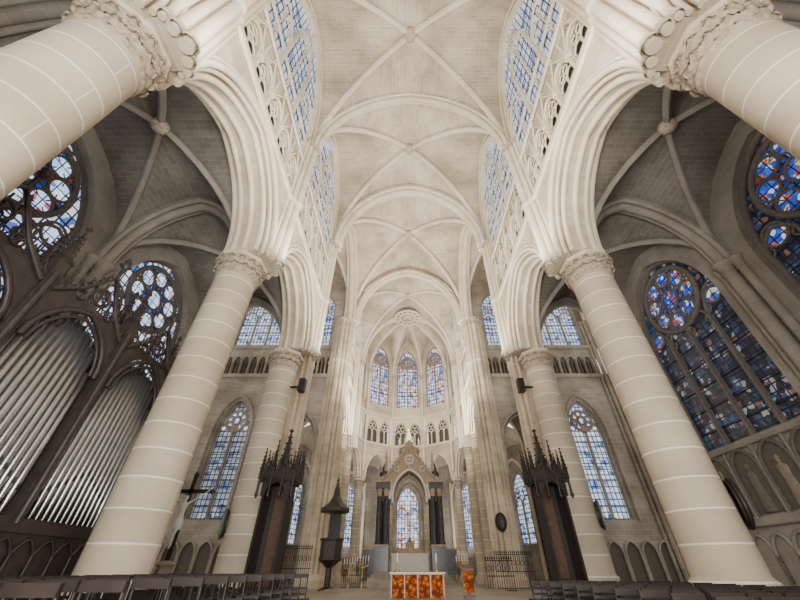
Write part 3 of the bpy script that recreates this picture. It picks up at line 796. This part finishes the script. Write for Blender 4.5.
def pinn(mb, x, y, z, r, h, mat):
    lathe(mb, x, y, [(r, z), (r, z+h*.3), (r*1.3, z+h*.32), (r*.8, z+h*.4), (r*.15, z+h*.92), (r*.5, z+h*.95), (0, z+h)], mat, 4, False, pi/4)
    for q in range(4):
        zz = z+h*(.45+.12*q); rr = r*(.85-.18*q)
        for a in range(4):
            lathe(mb, x+rr*cos(a*pi/2), y+rr*sin(a*pi/2), [(0, zz-.03), (r*.25, zz+.02), (0, zz+.08)], mat, 4)
def baldachin(y=38.0):
    e = empty('altar_baldachin'); z0 = 1.0
    b = MB()
    for i in range(5): box(b, -3.9+i*.2, 3.9-i*.2, y-3.4+i*.35, y+2.6, i*.2, (i+1)*.2, GREY)
    b.make('steps', e)
    b = MB(); zt = CH+6.0
    for sx in (-1, 1):
        for sy in (-1, 1):
            cx, cy = sx*2.5, y+sy*1.5
            box(b, cx-.62, cx+.62, cy-.5, cy+.5, z0, z0+1.7, MARB)
            box(b, cx-.67, cx+.67, cy-.55, cy+.55, z0+1.7, z0+1.82, BEIGE)
            for ox in (-.32, .32):
                for oy in (-.24, .24):
                    lathe(b, cx+ox, cy+oy, [(.31, z0+1.82), (.31, z0+1.95), (.25, z0+2.05), (.22, zt-.6)], MARB, 12)
                    lathe(b, cx+ox, cy+oy, [(.22, zt-.6), (.26, zt-.55), (.24, zt-.40), (.33, zt-.05), (.33, zt)], BEIGE, 12)
            box(b, cx-.68, cx+.68, cy-.6, cy+.6, zt, zt+.55, MARB)
            box(b, cx-.75, cx+.75, cy-.67, cy+.67, zt+.55, zt+.7, BEIGE)
            lathe(b, cx, cy, [(.34, zt+.7), (.18, zt+.9), (.42, zt+1.2), (.38, zt+1.5), (.12, zt+1.65), (.18, zt+1.8), (0, zt+2.3)], MARB, 12)
    for sx in (-1, 1):
        box(b, sx*3.6-.5, sx*3.6+.5, y-1.2, y+1.2, z0-.2, z0+1.5, MARB)
        box(b, sx*3.6-.55, sx*3.6+.55, y-1.25, y+1.25, z0+1.5, z0+1.62, BEIGE)
    b.make('columns', e)
    b = MB()
    P = lambda u, w, d: (u, y-1.7+d, w+CH)
    for dd in (0, 3.2):
        arch_wall(b, P, -2.1, 2.1, 0, 1.6, 5.2, 5.4, 2.3, 8.3, dd, dd+.3, WHITE)
        tube(b, [P(u, w, dd-.05) for u, w in outline(0, 1.6, 4.9, 5.4, 2.3, 16)], .13, WHITE, 6)
        tube(b, [P(u, w, dd-.05) for u, w in arch(0, 1.25, 5.2, 1.9, 16)], .06, BEIGE, 6)
        og = []
        for q in range(13):
            t = q/12; u = 2.75*(1-t)**1.15+.04; w = 6.8+3.6*(t**1.35)
            og.append((u, w))
        L = [(-u, w) for u, w in og]+[(u, w) for u, w in og[::-1]]
        lo = lambda u: (5.4+2.4*hn(u/1.65) if u < 1.6 else 6.8)
        for q in range(12):
            for sg in (-1, 1):
                b.face([P(sg*og[q][0], og[q][1], dd-.04), P(sg*og[q+1][0], og[q+1][1], dd-.04), P(sg*og[q+1][0], min(og[q+1][1], lo(og[q+1][0])), dd-.04), P(sg*og[q][0], min(og[q][1], lo(og[q][0])), dd-.04)], BEIGE)
        tube(b, [P(u, w, dd-.08) for u, w in L], .13, CARVE, 6)
        for q in range(1, 12):
            for sg in (-1, 1):
                x, yy, z = P(sg*og[q][0], og[q][1], dd-.08)
                lathe(b, x+sg*.1, yy, [(0, z), (.15, z+.1), (.07, z+.22), (0, z+.34)], CARVE, 5)
        ringP(b, P, 0, 8.6, .42, dd-.1, .08, WHITE, 16, 5)
        for q in range(4):
            ringP(b, P, .2*cos(q*pi/2+pi/4), 8.6+.2*sin(q*pi/2+pi/4), .17, dd-.1, .04, WHITE, 10, 5)
        for sg in (-1, 1):
            ringP(b, P, sg*1.25, 7.75, .24, dd-.1, .05, WHITE, 12, 5)
    for sg in (-1, 1):
        Q = lambda u, w, d: (sg*(2.1+d), y+u, w+CH)
        arch_wall(b, Q, -1.5, 1.5, 0, 1.1, 4.9, 5.6, 1.7, 8.2, 0, .3, WHITE)
    lathe(b, 0, y, [(1.0, CH+8.2), (1.0, CH+9.6), (1.2, CH+9.8), (1.2, CH+10.0), (.9, CH+10.1), (.35, CH+11.0), (.08, CH+12.0), (.18, CH+12.1), (0, CH+12.4)], BEIGE, 8, False)
    for q in range(8):
        a = 2*pi*q/8+pi/8
        pinn(b, 1.1*cos(a), y+1.1*sin(a), CH+9.6, .13, 1.5, CARVE)
    for sx in (-1, 1):
        pinn(b, sx*2.3, y-1.6, CH+7.6, .2, 1.9, CARVE)
    b.face([(-2.1, y-1.6, CH+8.2), (2.1, y-1.6, CH+8.2), (2.1, y+1.6, CH+8.2), (-2.1, y+1.6, CH+8.2)], WHITE)
    b.make('canopy', e)
    b = MB()
    box(b, -1.6, 1.6, y-.9, y+.4, z0, z0+1.15, WHITE); box(b, -1.7, 1.7, y-.95, y+.45, z0+1.15, z0+1.25, WHITE)
    box(b, -1.2, 1.2, y+.1, y+.5, z0+1.25, z0+1.6, BEIGE)
    box(b, -.4, .4, y-.05, y+.5, z0+1.25, z0+2.1, BEIGE)
    lathe(b, 0, y+.2, [(.3, z0+2.1), (.1, z0+2.3), (.08, z0+2.5)], GOLD, 8)
    box(b, -.06, .06, y+.15, y+.25, z0+2.4, z0+4.0, LINEN); box(b, -.45, .45, y+.15, y+.25, z0+3.3, z0+3.42, LINEN)
    for x in (-1.1, -.8, .8, 1.1):
        lathe(b, x, y+.2, [(.12, z0+1.6), (.03, z0+1.7), (.03, z0+2.2), (.08, z0+2.25)], GOLD, 8)
        lathe(b, x, y+.2, [(.03, z0+2.25), (.03, z0+2.9), (0, z0+2.95)], LINEN, 6)
    b.make('high_altar', e)
baldachin()

def stall(s):
    e = empty('canopied_oak_stall')
    b = MB(); xa, xb = sorted((s*6.15, s*7.4)); ya, yb = 18.7, 19.9
    box(b, xa-.1, xb+.1, ya-.1, yb+.1, 0, .25, WOOD)
    box(b, xa, xb, yb-.1, yb, .25, 4.6, WOOD)
    for x in (xa, xb-.1): box(b, x, x+.1, ya, yb, .25, 4.6, WOOD)
    box(b, xa+.1, xb-.1, ya+.1, yb-.1, .25, .75, WOOD2)
    b.face([(xa+.35, yb-.11, .8), (xb-.35, yb-.11, .8), (xb-.35, yb-.11, 4.5), (xa+.35, yb-.11, 4.5)], WOOD2)
    P = lambda u, w, d: (u, ya-.1+d, w)
    uc = (xa+xb)/2
    box(b, xa-.15, xb+.15, ya-.15, yb+.1, 4.5, 4.75, WOOD)
    arch_wall(b, P, xa-.05, xb+.05, uc, .5, 3.9, 3.9, .6, 4.6, 0, .1, WOOD)
    b.make('seat_and_back', e)
    b = MB()
    for i in range(4):
        x = xa-.2+(xb-xa+.4)*i/3
        pinn(b, x, ya-.15, 4.6, .12, 1.9 if i in (1, 2) else 1.5, WOOD)
        pinn(b, x, yb, 4.6, .12, 1.7, WOOD)
        tube(b, [(x, ya-.2, 4.0), (x, ya-.2, 4.6)], .06, WOOD, 6)
        lathe(b, x, ya-.2, [(0, 3.75), (.1, 3.9), (.06, 4.05)], WOOD, 6)
    for i in range(3):
        x0 = xa-.2+(xb-xa+.4)*i/3; x1 = xa-.2+(xb-xa+.4)*(i+1)/3; xm = (x0+x1)/2
        tube(b, [(x0, ya-.2, 4.7), (xm-.07, ya-.2, 5.1), (xm, ya-.2, 5.6), (xm+.07, ya-.2, 5.1), (x1, ya-.2, 4.7)], .045, WOOD, 5)
        b.face([(x0, ya-.18, 4.7), (xm, ya-.18, 5.2), (x1, ya-.18, 4.7)], WOOD)
        tube(b, [(x0, ya-.2, 4.45)]+[(x0+(x1-x0)*(t+1)/2, ya-.2, 4.3+.3*hn(t)) for t in ts(6)], .035, WOOD, 5)
    for yy in (ya+.35, ya+.85):
        for x in (xa-.2, xb+.2): pinn(b, x, yy, 4.6, .1, 1.5, WOOD)
    pinn(b, uc, (ya+yb)/2, 4.7, .3, 2.6, WOOD)
    b.make('canopy', e)
for s in (-1, 1): stall(s)

e = empty('pulpit'); b = MB(); px, py = -5.3, 27.5
lathe(b, px, py, [(.55, 0), (.55, .15), (.2, .3), (.2, 1.2), (.75, 1.6), (.75, 1.7)], WOOD, 6, False)
lathe(b, px, py, [(.7, 1.7), (.7, 2.6), (.8, 2.65), (.8, 2.75), (.66, 2.75), (.66, 1.7)], WOOD, 6, False)
box(b, px-.4, px+.4, py+.5, py+.6, 1.7, 4.3, WOOD)
b.make('tub', e); b = MB()
lathe(b, px, py, [(0, 4.2), (.95, 4.2), (1.0, 4.25), (1.0, 4.45), (.5, 4.8), (.25, 5.2), (.2, 5.6), (.05, 6.1), (.1, 6.2), (0, 6.4)], WOOD, 6, False)
b.make('sounding_board', e)

def iron_screen(x, y, w, h):
    b = MB()
    for i in range(int(w/.14)+1):
        xx = x-w/2+i*.14
        tube(b, [(xx, y, 0), (xx, y, h)], .014, IRON, 4)
        lathe(b, xx, y, [(.03, h), (.05, h+.05), (0, h+.18)], IRON, 4)
    for z in (.15, h*.5, h-.08): box(b, x-w/2-.02, x+w/2+.02, y-.02, y+.02, z, z+.04, IRON)
    for i in range(int(w/.28)):
        xx = x-w/2+.14+i*.28
        tube(b, [(xx+.12*cos(q*pi/5), y, h*.74+.12*sin(q*pi/5)) for q in range(10)], .012, IRON, 4, closed=True)
    b.make('iron_screen')
iron_screen(-8.0, 28.5, 2.6, 2.3); iron_screen(7.0, 29, 2.6, 2.0); iron_screen(5.2, 25.6, 1.6, 1.6); iron_screen(-3.9, 30, 1.8, 1.6)
def candelabrum(x, y, h):
    b = MB()
    lathe(b, x, y, [(.25, 0), (.22, .06), (.04, .15), (.03, h*.5), (.07, h*.52), (.03, h*.55), (.03, h)], GOLD, 10)
    for k in range(5):
        xx = x+(k-2)*.16
        tube(b, [(x, y, h*.8), (xx, y, h*.86), (xx, y, h)], .015, GOLD, 5)
        lathe(b, xx, y, [(.05, h), (.02, h+.01), (.02, h+.25), (0, h+.27)], LINEN, 6)
    b.make('candelabrum')
for x, y, h in ((2.9, 25, 1.5), (-2.9, 25, 1.5), (3.6, 30, 1.9), (-3.8, 26, 1.4)): candelabrum(x, y, h)

def medallion(cx, cy, ang, z):
    b = MB(); n = (cos(ang), sin(ang)); t = (-sin(ang), cos(ang))
    P = lambda u, w, d: (cx+n[0]*(RC+.12+d)+t[0]*u, cy+n[1]*(RC+.12+d)+t[1]*u, z+w)
    O = [(.42*cos(2*pi*k/24), .62*sin(2*pi*k/24)) for k in range(24)]
    rows = [[P(u*f, w*f, d) for u, w in O] for f, d in ((1, -.1), (1, .03), (.8, .08), (.4, .12), (.02, .13))]
    b.grid(rows, WOOD, True, closed=True)
    tube(b, [P(u*1.03, w*1.03, .03) for u, w in O], .06, WOOD, 6, closed=True)
    b.make('wall_medallion')
medallion(-XCS[3], PY[3], radians(215), 3.0); medallion(XCS[3], PY[3], radians(-35), 3.4); medallion(XC, PY[2], radians(-25), 2.7)
medallion(7.9, CY[0]-.15, radians(-110), 4.2)

for s in (-1, 1):
    b = MB(); x = s*7.4; yb = PY[3]
    box(b, min(x, x+s*.9), max(x, x+s*.9), yb-.3, yb-.15, 10.7, 10.8, IRON)
    box(b, x-.2, x+.2, yb-.5, yb-.05, 10.4, 11.3, IRON); box(b, x-.17, x+.17, yb-.53, yb-.49, 10.45, 11.25, WOOD)
    b.make('loudspeaker')

def crucifix(x, y):
    e = empty('crucifix'); b = MB()
    lathe(b, x, y, [(.7, 0), (.7, .3), (.45, .4), (.35, 1.2), (.45, 1.3), (.2, 1.45)], GREY, 8, False)
    box(b, x-.09, x+.09, y-.05, y+.07, 1.4, 5.2, WOOD); box(b, x-1.15, x+1.15, y-.05, y+.07, 4.3, 4.48, WOOD)
    for p in ((x-1.15, 4.39), (x+1.15, 4.39), (x, 5.2)):
        lathe(b, p[0], y, [(0, p[1]-.17), (.15, p[1]), (0, p[1]+.17)], WOOD, 8)
    b.make('cross', e)
    yy = y-.17
    J = {'pel': (x, yy, 3.05, .17), 'waist': (x+.02, yy-.02, 3.3, .13), 'chest': (x, yy-.03, 3.65, .19), 'neck': (x, yy-.02, 3.93, .065), 'h1': (x+.04, yy-.08, 4.05, .11), 'h2': (x+.06, yy-.09, 4.18, .10),
         'sl': (x-.2, yy, 3.82, .08), 'el': (x-.55, yy+.01, 4.05, .052), 'wl': (x-.88, yy+.05, 4.3, .035), 'pl': (x-.98, yy+.06, 4.38, .035),
         'sr': (x+.2, yy, 3.82, .08), 'er': (x+.55, yy+.01, 4.05, .052), 'wr': (x+.88, yy+.05, 4.3, .035), 'pr': (x+.98, yy+.06, 4.38, .035),
         'hl': (x-.1, yy, 2.95, .12), 'kl': (x-.1, yy-.12, 2.5, .08), 'al': (x-.03, yy-.02, 2.05, .05), 'fl': (x-.02, yy-.1, 1.9, .04),
         'hr': (x+.1, yy, 2.95, .12), 'kr': (x+.06, yy-.15, 2.5, .08), 'ar': (x+.03, yy-.06, 2.05, .05), 'fr': (x+.02, yy-.15, 1.9, .04)}
    keys = list(J); me = bpy.data.meshes.new('corpus')
    E = [('pel', 'waist'), ('waist', 'chest'), ('chest', 'neck'), ('neck', 'h1'), ('h1', 'h2'), ('chest', 'sl'), ('sl', 'el'), ('el', 'wl'), ('wl', 'pl'), ('chest', 'sr'), ('sr', 'er'), ('er', 'wr'), ('wr', 'pr'),
         ('pel', 'hl'), ('hl', 'kl'), ('kl', 'al'), ('al', 'fl'), ('pel', 'hr'), ('hr', 'kr'), ('kr', 'ar'), ('ar', 'fr')]
    me.from_pydata([J[k][:3] for k in keys], [(keys.index(a), keys.index(c)) for a, c in E], [])
    o = bpy.data.objects.new('corpus', me); C.objects.link(o); o.parent = e; me.materials.append(WHITE)
    sk = o.modifiers.new('skin', 'SKIN')
    for i, k in enumerate(keys):
        me.skin_vertices[0].data[i].radius = (J[k][3], J[k][3]*.85)
        me.skin_vertices[0].data[i].use_root = (k == 'pel')
    sk.use_smooth_shade = True
    o.modifiers.new('sub', 'SUBSURF').levels = 2; o.modifiers['sub'].render_levels = 2
    b = MB()
    rows = [[(x+r*cos(2*pi*k/16), yy-.02+r*.85*sin(2*pi*k/16), z) for k in range(16)] for r, z in ((.19, 3.14), (.23, 3.0), (.25, 2.8), (.22, 2.66))]
    b.grid(rows, LINEN, True, closed=True)
    for sg in (-1, 1):
        for f in range(5):
            a = radians(50-22*f)
            L = (.07, .1, .11, .1, .08)[f]
            p0 = (x+sg*1.0, yy+.05, 4.39)
            tube(b, [p0, (p0[0]+sg*L*.6*cos(a), yy+.02, p0[2]+L*.6*sin(a)), (p0[0]+sg*L*cos(a), yy-.02, p0[2]+L*sin(a))], .012, WHITE, 5)
    tube(b, [(x+.06+.12*cos(q*pi/6), yy-.08+.12*sin(q*pi/6), 4.2) for q in range(12)], .03, WOOD, 5, closed=True)
    b.make('loincloth_and_hands', e)
crucifix(-11.9, 20.5)

# ------------------------------------------------------------------ light
w = bpy.data.worlds.new('sky'); bpy.context.scene.world = w; w.use_nodes = True
bg = w.node_tree.nodes['Background']; bg.inputs[0].default_value = (1, .975, .94, 1); bg.inputs[1].default_value = 1.6
def area(name, loc, target, size, power, col=(1, .955, .89), sy=None):
    l = bpy.data.lights.new(name, 'AREA'); l.energy = power; l.size = size; l.color = col
    if sy: l.shape = 'RECTANGLE'; l.size_y = sy
    o = bpy.data.objects.new(name, l); C.objects.link(o); o.location = loc
    d = Vector(target)-Vector(loc); o.rotation_euler = d.to_track_quat('-Z', 'Y').to_euler()
    return o
area('rear_fill', (0, -3.5, 2.5), (0, 20, 18), 5, 3400)  # unseen fill lamp added behind the camera
for i, y in enumerate((PY[1], PY[2], PY[3])):
    for s in (-1, 1):
        area('nave_fill', (s*4.6, y, CH+SPR-.5), (-s*1.0, y+1.5, CH+VC), 2.4, 850)  # added fill lamps floating in the nave, not fixed to any cornice
for s in (-1, 1):
    area('choir_fill', (s*3.6, 36, CH+SPR-1), (0, 44, CH+VC-6), 2.4, 1700)  # added mid-air fill to brighten the choir, no fitting
    area('crossing_fill', (s*3.6, 30, CH+SPR), (0, 28, CH+VC), 2.4, 900)  # fill lamps added in mid-air under the crossing vault
    area('ambulatory_fill', (s*7.5, 53.5, 3), (s*5, 56, CH+12), 1.5, 450)  # extra fill added low in the ambulatory, no real lamp there

# ------------------------------------------------------------------ camera
cam = bpy.data.cameras.new('camera'); co = bpy.data.objects.new('camera', cam); C.objects.link(co)
co.location = (-.45, 0, CH); co.rotation_euler = (radians(90+38.7), 0, 0)
cam.sensor_width = 36; cam.lens = 337/800*36; cam.shift_x = -.006; cam.clip_end = 300
bpy.context.scene.camera = co
